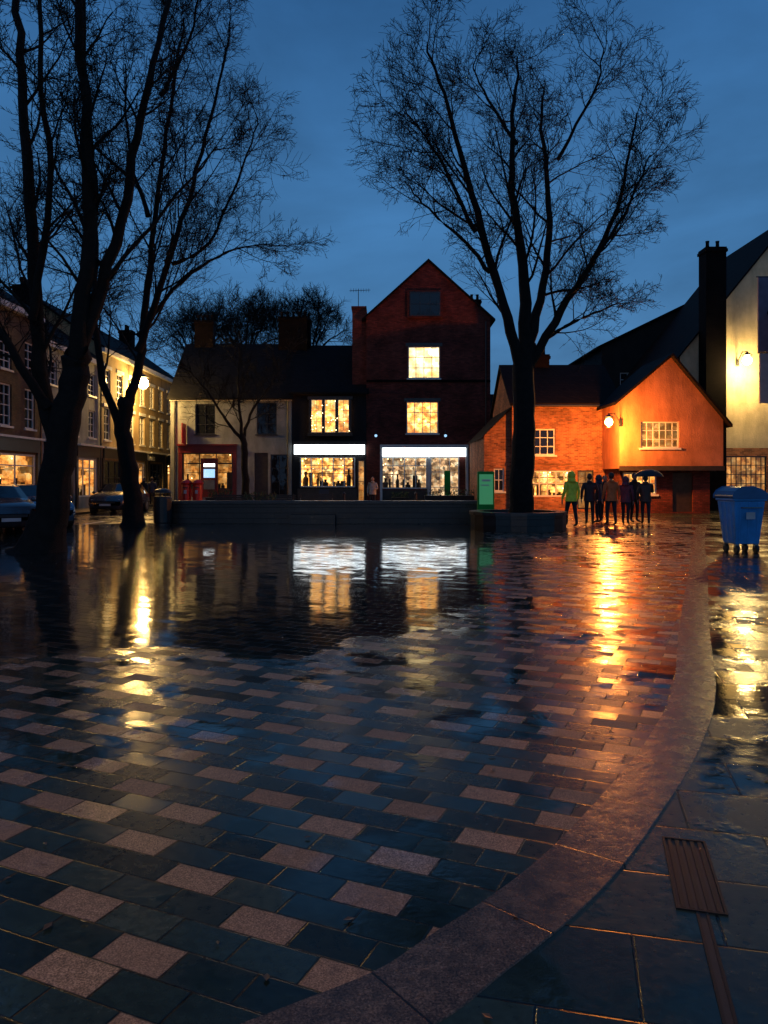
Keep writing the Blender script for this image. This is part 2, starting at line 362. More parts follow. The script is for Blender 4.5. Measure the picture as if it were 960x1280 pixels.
# ---------------------------------------------------------------- ground
single('ground','asph',lambda b:b.poly([(-700,-300,0),(700,-300,0),(700,1200,0),(-700,1200,0)]))
ctrl=[(-6.5,.7),(-3.5,1.15),(-1.2,1.75),(-.1,2.29),(.30,2.64),(.74,3.13),(1.2,3.8),(1.78,4.75),(2.4,6.0),(3.5,8.75),(5.75,14.2),(8.1,20),(10.2,25),(11.1,27)]
cl=[]
for i in range(len(ctrl)-1):
    p0=ctrl[max(0,i-1)];p1=ctrl[i];p2=ctrl[i+1];p3=ctrl[min(len(ctrl)-1,i+2)]
    for k in range(12):
        t=k/12; f=lambda a,b,c,d:.5*((2*b)+(-a+c)*t+(2*a-5*b+4*c-d)*t*t+(-a+3*b-3*c+d)*t**3)
        cl.append((f(p0[0],p1[0],p2[0],p3[0]),f(p0[1],p1[1],p2[1],p3[1])))
cl.append(ctrl[-1])
def bx(y):
    if y<=cl[0][1]: return cl[0][0]
    for a,b in zip(cl,cl[1:]):
        if a[1]<=y<=b[1]: return a[0]+(b[0]-a[0])*(y-a[1])/max(1e-6,b[1]-a[1])
    return cl[-1][0]
poly=[(-14,6.4),(-4.2,6.5),(-2.6,7.2),(-1.6,7.1),(-.7,6.8),(.55,8.2),(1.5,10.6),(2.0,14.5),(2.9,20),(3.4,28),(-14,28)]
def sd(x,y):
    ins=False; m=1e9
    for i in range(len(poly)):
        x1,y1=poly[i];x2,y2=poly[(i+1)%len(poly)]
        dx,dy=x2-x1,y2-y1; t=max(0,min(1,((x-x1)*dx+(y-y1)*dy)/(dx*dx+dy*dy)))
        m=min(m,math.hypot(x-x1-t*dx,y-y1-t*dy))
        if (y1>y)!=(y2>y) and x<(x2-x1)*(y-y1)/(y2-y1)+x1: ins=not ins
    return m if ins else -m
ys=[.7]; 
while ys[-1]<36.7: ys.append(ys[-1]+(.12 if ys[-1]<3 else .3))
vs=[];fs=[];at=[];NC=70
for y in ys:
    r=bx(y) if y<=27 else 11.1; l=min(-14.,r-1)
    for j in range(NC+1):
        x=l+(r-l)*j/NC; vs.append((x,y,.004)); at.append(max(-1,min(1,sd(x,y))))
for i in range(len(ys)-1):
    for j in range(NC): a=i*(NC+1)+j; fs.append((a,a+1,a+NC+2,a+NC+1))
me=bpy.data.meshes.new('plaza_paving'); me.from_pydata(vs,[],fs); me.materials.append(MT['plaza'])
A=me.attributes.new('pud','FLOAT','POINT'); A.data.foreach_set('value',at)
o=bpy.data.objects.new('plaza_paving',me); sc.collection.objects.link(o)
def sl(b):
    for a,c in zip(ys,ys[1:]):
        if a>36.6: continue
        ra=bx(a) if a<=27 else 11.1; rc=bx(c) if c<=27 else 11.1
        b.poly([(ra,a,.004),(24,a,.004),(24,c,.004),(rc,c,.004)])
    b.poly([(-14,-8,.004),(24,-8,.004),(24,.7,.004),(-14,.7,.004)])
single('flagstone_pavement','slab',sl)
vs=[];fs=[];uvs=[];s=0
for i,p in enumerate(cl):
    a=cl[max(0,i-1)];b=cl[min(len(cl)-1,i+1)]; dx,dy=b[0]-a[0],b[1]-a[1];L=math.hypot(dx,dy); nx,ny=-dy/L,dx/L
    if i: s+=math.hypot(p[0]-cl[i-1][0],p[1]-cl[i-1][1])
    for w,z in ((-.155,.0),(-.15,.009),(.15,.009),(.155,.0)):
        vs.append((p[0]+nx*w,p[1]+ny*w,z)); uvs.append((s,w))
for i in range(len(cl)-1):
    for j in range(3): a=i*4+j; fs.append((a+4,a+5,a+1,a))
me=bpy.data.meshes.new('granite_kerb'); me.from_pydata(vs,[],fs); me.materials.append(MT['band'])
u=me.uv_layers.new(name='UVMap')
for lp in me.loops: u.data[lp.index].uv=uvs[lp.vertex_index]
o=bpy.data.objects.new('granite_kerb',me); sc.collection.objects.link(o)
def lv(b):
    rr=random.Random(4)
    for k in range(90):
        y=1.8+rr.random()**1.6*16; x=rr.uniform(-.55,.55)*y; a=rr.uniform(0,6.28); s1=rr.uniform(.012,.028)
        c,q=math.cos(a)*s1,math.sin(a)*s1; z=.0125
        b.poly([(x-c,y-q,z),(x+q*.55,y-c*.55,z+.003),(x+c,y+q,z+.001),(x-q*.55,y+c*.55,z+.002)])
single('fallen_leaves','wetleaf',lv)
g=G('drain_cover',(1.25,3.15,0),math.radians(-15)); b=g.part('frame','castiron')
b.box(-.09,-.08,-.3,.3,.0,.011);b.box(.08,.09,-.3,.3,.0,.011);b.box(-.08,.08,-.3,-.29,0,.011);b.box(-.08,.08,.29,.3,0,.011)
g.part('lid','rubber').box(-.078,.078,-.288,.288,0,.005); b2=g.part('grate_bars','castiron')
for k in range(5): b2.box(-.062+k*.031-.008,-.062+k*.031+.008,-.285,.285,.0055,.0095)
g.fin()
g=G('drain_channel',(1.25,3.15,0),math.radians(-15)); b=g.part('channel_rails','castiron'); b.box(-.022,-.012,-3.0,-.302,0,.009); b.box(.012,.022,-3.0,-.302,0,.009); g.part('slot','rubber').box(-.012,.012,-3.0,-.302,0,.006); g.fin()
single('road_kerb','cope',lambda b:(b.box(-14.2,-14.0,-5,48,0,.11)))
single('pavement','cope',lambda b:(b.box(-16,-14.2,-5,60,0,.105)))
single('road_line','wframe',lambda b:[b.box(-10.9,-10.75,y,y+2.,.0,.0075) for y in range(24,46,4)])
single('pavement','cope',lambda b:(b.box(-13.8,7.5,46.5,50,0,.1)))

# ---------------------------------------------------------------- buildings
def xf(d,x0): return lambda px:X(px,d)-x0
d=50; x0=X(213,d); g=G('white_shop_building',(x0,d,0)); q=xf(d,x0); W=q(364.6)
H=Z(495,d); zz=lambda py:Z(py,d)
ops=[(q(244),q(269),zz(543),zz(505)),(q(321),q(346),zz(543),zz(503)),(q(228),q(291),.5,zz(566)),(q(318),q(335),.1,zz(566)),(q(338),q(360),.6,zz(568))]
w=g.part('walls','white_wall'); facade(w,0,W,0,H,ops); shell(w,0,W,9,H)
window(g,*ops[0],2,3,'glass','dkframe'); window(g,*ops[1],2,3,'glass','dkframe')
r=g.part('maroon_shopfront','maroon'); a,c,e,f=ops[2]
r.box(a-.25,c+.25,-.12,-.004,f,f+.45); r.box(a-.25,a,-.1,-.004,.1,f-.003); r.box(c,c+.25,-.1,-.004,.1,f-.003); r.box(a-.3,c+.3,-.25,-.004,f+.455,f+.55)
room(g,a,c,1.0,f,'warmdim',1.2,0,3,.7,'dkframe',seed=3,fairy=1); r.box(a,c,.02,.15,.5,.997)
at_=g.part('cash_machine','maroon'); xm=q(262); at_.box(xm-.55,xm+.55,-.1,.03,.5,3.0)
g.part('cash_machine_screen','blueatm').box(xm-.36,xm+.36,-.112,-.101,1.75,2.3); g.part('cash_machine_sign','fascia').box(xm-.36,xm+.36,-.112,-.101,2.45,2.65); g.part('cash_machine_panel','grey').box(xm-.36,xm+.36,-.14,-.101,1.0,1.6)
dr=g.part('door','timber'); dr.box(ops[3][0],ops[3][1],.1,.16,.1,ops[3][3]); window(g,*ops[4],2,3,'glass','dkframe')
gable_roof(g,0,W,0,9,H,11.0,'x','roof',.3); g.part('cornice','wframe').box(-.02,W+.02,-.14,-.003,H-.32,H-.12)
g.part('hanging_banner','red').box(q(232),q(233),-1.0,-.05,3.9,5.2)
chimney(g,1.2,4.5,10,Z(402,54.5),1.3,.7,4); chimney(g,q(357),4.3,10,Z(398,54.5),2.0,.8,5); downpipe(g,.3,H-.3); downpipe(g,W-.25,H-.3)
g.fin()
x0=X(365,d); g=G('dark_shop_building',(x0,d,0)); q=xf(d,x0); W=q(457.8); H=Z(488,d)
ops=[(q(388),q(438),zz(541),zz(500)),(q(375),q(444),zz(609),zz(571)),(q(447),q(456),.1,zz(575))]
w=g.part('walls','dkbuild'); facade(w,0,W,0,H,ops); shell(w,0,W,9,H)
a,c,e,f=ops[0]
bayf=g.part('bay_frame','timber'); bayf.box(a-.15,c+.15,-.35,-.003,e-.22,e-.02); bayf.box(a-.15,c+.15,-.35,-.003,f+.02,f+.2)
for k in range(4): xx=a+(c-a)*k/3; bayf.box(xx-.07,xx+.07,-.33,-.2,e-.02,f+.02)
for k in range(3): 
    xa=a+(c-a)*k/3+.07; xb=a+(c-a)*(k+1)/3-.07; window(g,xa,xb,e,f,2,3,'warm','wframe',y=-.36,sill=False,t=.04)
fl=g.part('fairy_lights','fairy')
for k in range(22): fl.ball((a+(c-a)*R.random(),-.4,e+(f-e)*R.random()),.028,4,3)
fs_=g.part('lit_fascia','fascia'); fs_.box(q(368),q(456),-.2,-.003,zz(568),zz(556)); tp=g.part('fascia_cornice','timber'); tp.box(q(367),q(457),-.35,-.003,zz(556)+.003,zz(552))
room(g,*[ops[1][0],ops[1][1],ops[1][2],ops[1][3]],'shopw',1.6,0,5,.6,seed=5); window(g,*ops[2],1,2,'warmdim','dkframe',sill=False)
g.part('stallriser','timber').box(q(372),q(446),-.08,-.003,.1,zz(609)-.09)
gable_roof(g,0,W,0,9,H,10.9,'x','roof',.35); chimney(g,.3,4.5,10.3,12.8,1.0,.7,3)
g.fin()
x0=X(440,d); g=G('tall_gabled_brick_house',(x0,d,0)); q=xf(d,x0); W=q(613); xL=q(458); ZE=12.1; ZR=Z(327,d+.0)
ops=[(q(510),q(550),zz(473),zz(433)),(q(508),q(548),zz(542),zz(502)),(q(477),q(534),zz(611),zz(571)),(q(538),q(574),.15,zz(571))]
w=g.part('walls','dkbrick'); facade(w,xL,W,0,ZE,ops); shell(w,xL,W,9,ZE)
w.box(0,xL-.003,.4,4,0,Z(384,d)); w.box(-.06,xL-.003,.34,4.06,Z(384,d)+.003,Z(384,d)+.15)
window(g,*ops[0],4,3,'cream_lit','wframe'); window(g,*ops[1],4,3,'warm','wframe')
a,c,e,f=q(512),q(550),zz(396),zz(366)
gable_roof(g,xL,W,0,9,ZE,ZR,'y','roof',.3)
w.box(a-.15,c+.15,-.25,-.004,e-.1,f+.1); window(g,a,c,e,f,3,2,'glass','dkframe',y=-.38,sill=False)
for o_ in ops[:2]: g.part('lintels','cope').box(o_[0]-.15,o_[1]+.15,-.03,-.003,o_[3]+.01,o_[3]+.22)
g.part('string_course','chim').box(xL,W,-.06,-.003,7.9,8.05)
fs_=g.part('lit_fascia','fascia'); fs_.box(q(478),q(582),-.2,-.003,zz(571)+.01,zz(560))
sf=g.part('shopfront_frames','wframe'); sf.box(q(475),q(585),-.32,-.003,zz(559.9),zz(556)); sf.box(q(475),q(478)-.003,-.18,-.003,.1,zz(560)-.003); sf.box(q(582)+.003,q(585),-.18,-.003,.1,zz(560)-.003); sf.box(q(534.3),q(537.7),-.1,.02,.1,zz(571))
room(g,*ops[2],'shopn',1.8,0,4,.72,seed=9)
a,c,e,f=ops[3]; window(g,a,c,e,f,3,3,'shopn','wframe',sill=False); g.part('door','green').box(a+.9,a+1.3,.03,.06,.2,2.2)
g.part('stallriser','timber').box(q(478),q(534),-.08,-.003,.1,zz(611)-.09)
for px in (470,556): 
    l=g.part('shop_lamps','iron'); xx=q(px); l.tube([(xx,0,4.6),(xx,-.5,4.75),(xx,-.6,4.5)],[.025]*3,6); g.part('shop_lamp_globes','blueatm').ball((xx,-.6,4.42),.09)
chimney(g,W-.5,4.5,12.5,14.2,.8,.8,2); downpipe(g,W-.3,ZE-.3)
g.fin()
g=G('tv_aerial',(X(448,52),52,Z(384,52))); b=g.part('mast','iron'); b.tube([(0,0,-.3),(0,0,1.2)],[.025,.025],5); b.tube([(-.6,0,1.1),(.8,0,1.15)],[.018]*2,4)
for k in range(8): xx=-.5+k*.17; b.tube([(xx,-.25,1.12),(xx,.25,1.12)],[.01]*2,4); b.tube([(xx,0,1.0),(xx,0,1.26)],[.01]*2,4)
g.fin()
def row(name,y0,y1,wall,H,zr,storeys,nw,roof='roof',shop='rowshop',seed=1,arch=False,sign=None,fascia='dkframe',winw=1.0,frame='wframe',litp=.0,dark=()):
    g=G(name,(-16,y0,0),math.radians(90)); W=y1-y0-.02; rr=random.Random(seed)
    ops=[];wins=[]
    for (za,zb) in storeys:
        for i in range(nw):
            cx=W*(i+.5)/nw; o=(cx-winw/2,cx+winw/2,za,zb); ops.append(o); wins.append(o)
    so=[]
    n=max(1,round(W/4.5))
    for i in range(n):
        a=W*i/n+.5; c=W*(i+1)/n-.5; so.append((a,c,.7,2.75))
    w=g.part('walls',wall); facade(w,0,W,0,H,ops+so); shell(w,0,W,8,H)
    for k,o in enumerate(wins):
        window(g,*o,2,4,'warmdim' if rr.random()<litp else 'glass',frame)
        if arch: g.part('window_arches','wframe').box(o[0]-.12,o[1]+.12,-.06,-.003,o[3]+.01,o[3]+.2)
    for k,o in enumerate(so):
        if k in dark: window(g,*o,3,2,'glass','dkframe')
        else: room(g,*o,shop,1.5,0,3,.75,seed=seed+k,fairy=1.5)
        g.part('shop_fascia',fascia).box(o[0]-.2,o[1]+.2,-.12,-.003,2.85,3.4); g.part('shop_cornice','wframe').box(o[0]-.3,o[1]+.3,-.3,-.003,3.405,3.5)
        pl=g.part('pilasters',fascia); pl.box(o[0]-.28,o[0]-.02,-.08,-.003,.11,2.845); pl.box(o[1]+.02,o[1]+.28,-.08,-.003,.11,2.845)
    g.part('cornice','wframe').box(0,W,-.25,-.003,H-.35,H-.1)
    gable_roof(g,0,W,0,8,H,zr,'x',roof,.2)
    chimney(g,W-.6,4,zr-.8,zr+1.2,.8,1.0,3)
    for t in (0.2,): downpipe(g,W-.15,H-.4)
    if sign:
        cu=bpy.data.curves.new('sign_text','FONT'); cu.body=sign; cu.size=.55; cu.extrude=.01; cu.materials.append(MT['letters'])
        t=bpy.data.objects.new('sign_text',cu); sc.collection.objects.link(t); t.parent=g.e; t.rotation_euler=(math.radians(90),0,0); t.location=(W*.48,-.135,2.93)
    g.fin(); return g
row('tan_brick_shop_terrace',14,29.5,'tan',9.3,12,[(3.9,5.7),(6.4,7.9)],6,seed=11,dark=(0,1))
row('tan_brick_shop_terrace',29.5,36.2,'tan',9.2,11.8,[(3.9,5.7),(6.3,7.8)],3,seed=12)
row('cream_shop_terrace',36.2,43.8,'white_wall',8.3,11.2,[(3.9,5.4),(6.2,7.4)],3,seed=14,dark=(0,))
row('pale_stone_shop_terrace',43.8,61,'yellow',9.2,12.0,[(3.9,5.8),(6.5,8.0)],8,seed=18,arch=True,sign='Barnitts',winw=1.05,dark=(0,2))
def back(name,x,y,W,D,H,zr,wall='dkbuild',axis='x',win=True):
    g=G(name,(x,y,0)); w=g.part('walls',wall); ops=[]
    if win:
        n=max(1,int(W/2.6))
        for i in range(n):
            for za in (1.0,3.9): 
                cx=W*(i+.5)/n
                if za+1.4<H-.3: ops.append((cx-.5,cx+.5,za,za+1.4))
    facade(w,0,W,0,H,ops); shell(w,0,W,D,H)
    for o_ in ops: window(g,*o_,2,3,'glass','wframe')
    gable_roof(g,0,W,0,D,H,zr,axis,'roof',.25); chimney(g,W*.8,D/2,zr-.6,zr+1.1,.9,.7,2); g.fin()
back('brick_house',-22,66,16,8,7,10.5); back('brick_house',4.5,58,6.5,8,5.6,8.3,'dkbrick'); back('brick_house',-5.5,62,9,8,7,10.5)
back('brick_house',17.5,66,14,9,7,10)
d=40; zz=lambda py:Z(py,d); x0=X(606,d); g=G('orange_brick_cottage',(x0,d,0)); q=xf(d,x0); xm=q(640); W=q(775); H=Z(503,d)
ops=[(q(666),q(694),zz(569),zz(536)),(q(664),q(716),zz(621),zz(588)),(q(722),q(742),.1,zz(588))]
w=g.part('walls','obrick'); facade(w,xm,W,0,H,ops); shell(w,xm,W,7,H)
facade(w,0,xm-.003,0,3.9,[(.5,1.05,1.0,2.2)],y=.3); shell(w,0,xm-.003,7,3.9,y0=.3); window(g,.5,1.05,1.0,2.2,2,2,'glass','wframe',y=.3)
g.part('side_roof','tile').poly([(-.2,0,3.75),(xm,0,5.4),(xm,7,5.4),(-.2,7,3.75)]); w.poly([(0,.3,3.9),(xm-.003,.3,3.9),(xm-.003,.3,5.3)])
window(g,*ops[0],3,3,'glass','wframe'); room(g,*ops[1],'shopw',1.2,0,5,.5,seed=21)
window(g,*ops[2],2,3,'warmdim','dkframe',sill=False)
g.part('string_course','obrick').box(xm,W,-.05,-.003,zz(580),zz(576))
gable_roof(g,xm,W,0,7,H,7.9,'x','tile',.3); chimney(g,q(690),3.5,7.2,8.6,1.1,.6,2); downpipe(g,q(652),H-.2)
g.part('gutter','iron').tube([(xm,-.34,H-.2),(W-.5,-.34,H-.2)],[.06,.06],6)
g.fin()
d=37; zz=lambda py:Z(py,d); x0=X(775,d); g=G('jettied_gable_house',(x0,d,0)); q=xf(d,x0); W=q(904); DF=4.0
zj=2.15; apx=q(838); zl=Z(500,d); zr_=Z(525,d); za=Z(446,d)
w=g.part('walls','orange'); wi=(q(801),q(849),zz(560),zz(527))
facade(w,0,W,zj,zr_,[wi]); w.poly([(0,0,zr_),(W,0,zr_),(apx,0,za),(0,0,zl)])
w.poly([(0,DF,zj),(0,0,zj),(0,0,zl),(0,DF,zl)]); w.poly([(W,0,zj),(W,DF,zj),(W,DF,zr_),(W,0,zr_)]); w.poly([(0,0,zj),(0,DF,zj),(W,DF,zj),(W,0,zj)])
window(g,wi[0],wi[1],wi[2],wi[3],6,3,'warmdim','wframe',t=.06)
lo=g.part('lower_walls','dkbrick'); go=(q(783),q(826),.9,1.95); do=(q(846),q(872),.05,1.95)
facade(lo,.15,W-.4,0,zj-.003,[go,do],y=.55); shell(lo,.15,W-.4,DF,zj-.003,y0=.55)
window(g,*go,5,2,'warm','wframe',y=.55); g.part('door','timber').box(do[0],do[1],.66,.72,do[2],do[3])
jb=g.part('jetty_beam','timber'); jb.box(-.05,W+.05,-.06,-.003,zj-.1,zj+.12)
for k in range(7): xx=.3+k*(W-.7)/6; jb.box(xx-.06,xx+.06,.0,.5,zj-.13,zj-.004)
r=g.part('roof','tile'); ov=.35
sl_=(za-zl)/(apx); sr=(za-zr_)/(W-apx)
def slab(p,q_,t=.14):
    k=len(r.v); r.v+=[(p[0],-ov,p[1]),(q_[0],-ov,q_[1]),(q_[0],-ov,q_[1]+t),(p[0],-ov,p[1]+t),(p[0],DF+.1,p[1]),(q_[0],DF+.1,q_[1]),(q_[0],DF+.1,q_[1]+t),(p[0],DF+.1,p[1]+t)]
    for f in ((0,1,2,3),(7,6,5,4),(0,4,5,1),(1,5,6,2),(2,6,7,3),(3,7,4,0)): r.f.append(tuple(k+i for i in f))
slab((-.3,zl-.3*sl_+.005),(apx,za+.005)); slab((apx,za+.005),(W+.3,zr_-.3*sr+.005))
g.fin()
g=G('dark_gabled_house',(X(752,50.5),50.5,0)); w=g.part('walls','darkhouse'); W=12.5
facade(w,0,W,0,10.3,[(1.2,2.2,7.2,8.6)]); shell(w,0,W,10,10.3); window(g,1.2,2.2,7.2,8.6,2,3)
gable_roof(g,0,W,0,10,10.3,13.3,'y','tile',.35); g.fin()
d=41.2; x0=X(850,d); g=G('tall_cream_house',(x0,d,0)); q=xf(d,x0); zz=lambda py:Z(py,d); W=12; H=8.2
ops=[(q(902),q(958),zz(616),zz(570))]
w=g.part('walls','cream'); facade(w,0,W,zz(560),H,[(5.4,6.5,5.0,6.8)]); shell(w,0,W,9,H); window(g,5.4,6.5,5.0,6.8,2,4)
lw=g.part('lower_walls','obrick'); facade(lw,0,W,0,zz(560)-.003,[ops[0]],y=-.04)
window(g,*ops[0],9,4,'warmdim','dkframe',y=-.04)
gable_roof(g,0,W,0,9,H,15.6,'y','tile',.3); downpipe(g,q(893),H)
chimney(g,q(885),-.55,0,Z(312,40.7),1.05,.95,2); g.fin()
g=G('corner_shop_building',(15.15,24.5,0),math.radians(-90)); w=g.part('walls','white_wall')
facade(w,-6,3,0,8.2,[(-5.4,-3.4,.7,2.6)]); shell(w,-6,3,6,8.2); room(g,-5.4,-3.4,.7,2.6,'warmdim',1.,0,3)
gable_roof(g,-6,3,0,6,8.2,10.5,'x','roof',.2); g.fin()
g=G('hanging_banner_sign',(X(958,30.6),30.3,0)); b=g.part('banner','banner'); b.box(-.48,-.03,-.03,.03,Z(440,30.3),Z(347,30.3)); s_=g.part('sign_board','signwhite'); s_.box(-.42,-.03,-.035,.035,Z(504,30.3),Z(442,30.3))
k_=g.part('bracket','iron'); k_.tube([(-.55,0,Z(346,30.3)),(.15,0,Z(346,30.3))],[.025]*2,6); k_.tube([(-.5,0,Z(441,30.3)),(.15,0,Z(441,30.3))],[.025]*2,6); g.fin()

# ---------------------------------------------------------------- lamps
def wall_lamp(px,py,d,wally,bulb,col,power,dirv=(0,1),r=.13):
    x,y,z=P(px,py,d); g=G('wall_lantern',(x,y,z)); dx,dy=dirv; k_=max(1,r/.2)
    b=g.part('bracket','iron'); L=wally
    b.tube([(dx*L,dy*L,.05),(dx*L*.5,dy*L*.5,.42*k_),(0,0,.36*k_),(0,0,.28*k_)],[.03,.03,.03,.03],6)
    b.tube([(0,0,.2*k_),(0,0,.26*k_),(0,0,.34*k_)],[.24*k_,.15*k_,.03],8); b.box(dx*L-.06,dx*L+.06,dy*L-.06,dy*L+.0,-.15,.2)
    b.tube([(0,0,-.26*k_),(0,0,-.22*k_)],[.06,.1],8)
    for k in range(4): a=k*math.pi/2+.4; b.tube([(.12*k_*math.cos(a),.12*k_*math.sin(a),-.22*k_),(.23*k_*math.cos(a),.23*k_*math.sin(a),.2*k_)],[.01,.01],4)
    g.part('bulb',bulb,True).ball((0,0,-.02),r)
    l=bpy.data.lights.new('lamp_light','POINT'); l.energy=power; l.color=col; l.shadow_soft_size=.18; lo_=bpy.data.objects.new('lamp_light',l); sc.collection.objects.link(lo_); lo_.parent=g.e; lo_.location=(0,-.0,-.3*k_-.2)
    g.fin()
wall_lamp(761,527,35.9,1.0,'sodium',(1,.31,.05),2500,dirv=(.84,1.05),r=.19)
wall_lamp(934,450,40.0,1.1,'yelbulb',(1,.66,.22),850,r=.24)
wall_lamp(179,479,48.6,.9,'warmbulb',(1,.58,.16),1300,dirv=(-1,0),r=.34)
g=G('added_street_lamp',(-3.5,-3.0,0)); b=g.part('post','iron'); b.tube([(0,0,0),(0,0,.9),(0,0,1.),(0,0,6.0)],[.11,.1,.06,.045],10); b.tube([(0,0,6.0),(0,.3,6.25),(0,.8,6.3)],[.04]*3,8)  # added lamp behind the camera, out of view, to warm the near paving
g.part('lamp_head','grey').tube([(0,.6,6.36),(0,1.3,6.36)],[.12,.15],8); g.part('lamp_lens','warmbulb').box(-.08,.08,.75,1.2,6.17,6.2)
l=bpy.data.lights.new('lamp_light','POINT'); l.energy=640; l.color=(1,.66,.38); l.shadow_soft_size=.3; o=bpy.data.objects.new('lamp_light',l); sc.collection.objects.link(o); o.parent=g.e; o.location=(0,1.,5.95); g.fin()

# ---------------------------------------------------------------- low walls, planter
g=G('low_stone_wall',(0,28.3,0)); xa,xb=X(193,28.3),X(600,28.3); b=g.part('wall','stone'); b.box(xa,xb,0,.45,0,.72); g.part('coping','cope').box(xa-.05,xb,-.06,.51,.723,.84)
b.box(X(365,28.3),X(420,28.3),-.5,-.003,0,.35); g.fin({'coping':.015})
g=G('tree_planter_wall',(X(650,24.6),25.0,0)); b=g.part('wall','stone'); c_=g.part('coping','cope'); n=20
for ri,ro,zt,mb in ((1.35,1.6,.5,b),(1.3,1.65,.6,c_)):
    z0=0 if mb is b else .503
    for k in range(n):
        a0=6.28318*k/n;a1=6.28318*(k+1)/n
        p=lambda r_,a,z:(r_*math.cos(a)*(.95),r_*math.sin(a),z)
        mb.poly([p(ro,a0,z0),p(ro,a1,z0),p(ro,a1,zt),p(ro,a0,zt)]); mb.poly([p(ri,a1,z0),p(ri,a0,z0),p(ri,a0,zt),p(ri,a1,zt)]); mb.poly([p(ro,a0,zt),p(ro,a1,zt),p(ri,a1,zt),p(ri,a0,zt)])
so_=g.part('soil','soil'); so_.poly([(1.4*.95*math.cos(6.283*k/n),1.4*math.sin(6.283*k/n),.42) for k in range(n)]); g.fin()

# ---------------------------------------------------------------- trees
class Tree:
    def __init__(s,seed,minr=.007,maxlev=4,dens=.86,thin=1.0): s.b=MB(MT['bark'],True); s.r=random.Random(seed); s.minr=minr; s.ml=maxlev; s.dens=dens; s.thin=thin
    def child(s,p,d,r,L,lev,ang=None):
        rr=s.r
        ang=math.radians(rr.uniform(26,60) if lev<3 else rr.uniform(25,65)); az=rr.uniform(0,6.283)
        D=Vector(d).normalized(); U=D.orthogonal().normalized(); V_=D.cross(U)
        nd=D*math.cos(ang)+(U*math.cos(az)+V_*math.sin(az))*math.sin(ang); nd.z+=.1; nd.normalize()
        s.grow(p,(nd.x,nd.y,nd.z),L,r,lev)
    def grow(s,p,d,L,r,lev):
        rr=s.r; n=6 if lev<=1 else (4 if lev==2 else (3 if lev==3 else 2))
        pts=[p]; dx,dy,dz=d; st=L/n; wob=.11 if lev<3 else .16
        dirs=[d]; up=.05 if lev==1 else .0
        for i in range(n):
            dx+=rr.gauss(0,wob); dy+=rr.gauss(0,wob); dz+=rr.gauss(0,wob)+up
            l=math.sqrt(dx*dx+dy*dy+dz*dz); dx/=l;dy/=l;dz/=l
            q=pts[-1]; pts.append((q[0]+dx*st,q[1]+dy*st,q[2]+dz*st)); dirs.append((dx,dy,dz))
        end=max(s.minr*.6,r*.28); rad=[r+(end-r)*(i/n)**.8 for i in range(n+1)]
        s.b.tube(pts,rad,5 if lev<=1 else 3,False)
        if lev<s.ml:
            k={1:9,2:7,3:4.4}.get(lev,4)*s.dens; k=int(k+rr.random())
            for i in range(k):
                t=.15+.85*(i+rr.random())/k; t=min(t,.999); j=int(t*n); f=t*n-j
                a,b=pts[j],pts[j+1]; q=(a[0]+(b[0]-a[0])*f,a[1]+(b[1]-a[1])*f,a[2]+(b[2]-a[2])*f)
                s.child(q,dirs[j+1],max(s.minr,(rad[j])*.5),L*rr.uniform(.38,.7)*(1.15-.45*t),lev+1)
    def limb(s,pts,r0,r1,n=10,Lc=3.2,sides=9,start=.15):
        out=[]; r0*=s.thin; r1*=s.thin
        m=len(pts)
        for i in range(m-1):
            a=pts[max(0,i-1)];b=pts[i];c=pts[i+1];e=pts[min(m-1,i+2)]
            for k in range(5):
                t=k/5; out.append(tuple(.5*((2*b[j])+(-a[j]+c[j])*t+(2*a[j]-5*b[j]+4*c[j]-e[j])*t*t+(-a[j]+3*b[j]-3*c[j]+e[j])*t**3) for j in range(3)))
        out.append(tuple(pts[-1])); N=len(out)
        out=[out[0]]+[(o_[0]+s.r.gauss(0,.03),o_[1]+s.r.gauss(0,.03),o_[2]) for o_ in out[1:]]
        rad=[(r0+(r1-r0)*(i/(N-1))**.75)*s.r.uniform(.95,1.05) for i in range(N)]
        s.b.tube(out,rad,sides,False)
        for i in range(n):
            t=start+(1-start)*(i+s.r.random())/n; t=min(.999,t); x=t*(N-1); j=int(x); f=x-j
            a,b=out[j],out[min(N-1,j+1)]; q=tuple(a[k]+(b[k]-a[k])*f for k in range(3)); d=tuple(b[k]-a[k] for k in range(3)); l=math.sqrt(sum(v*v for v in d)) or 1
            s.child(q,tuple(v/l for v in d),min(.055,max(.02,rad[j]*.4)),Lc*s.r.uniform(.6,1.25)*(1.15-.45*t),1)
        return out
    def fin(s,name):
        me=bpy.data.meshes.new(name); me.from_pydata(s.b.v,[],s.b.f); me.materials.append(MT['bark']); me.polygons.foreach_set('use_smooth',[True]*len(me.polygons))
        o=bpy.data.objects.new(name,me); sc.collection.objects.link(o); return o
def pl(lst,d,dy=0,wy=0):
    n=len(lst); out=[]
    for i,(a,b) in enumerate(lst):
        x,_,z=P(a,b,d); out.append((x,d+dy*i/(n-1),z))
    return out
d=24.9; T=Tree(3,thin=.8)
T.limb(pl([(650,668),(651,640),(653,600),(655,520),(657,430)],d),.54,.4,0,sides=14)
T.b.tube([P(650,668,d),P(650,655,d),P(651,640,d)],[.68,.52,.42],14,False)
T.limb(pl([(657,440),(655,330),(643,230),(646,130),(655,50)],d,1.),.3,.035,14,3.0)
T.limb(pl([(653,470),(632,400),(603,310),(577,220),(550,140),(530,90)],d,-1.5),.27,.035,14,2.9)
T.limb(pl([(612,340),(580,310),(540,280),(512,262)],d-.5,-1.5),.1,.025,8,2.1)
T.limb(pl([(658,440),(684,350),(697,240),(692,130),(700,60)],d,2.5),.24,.035,13,2.9)
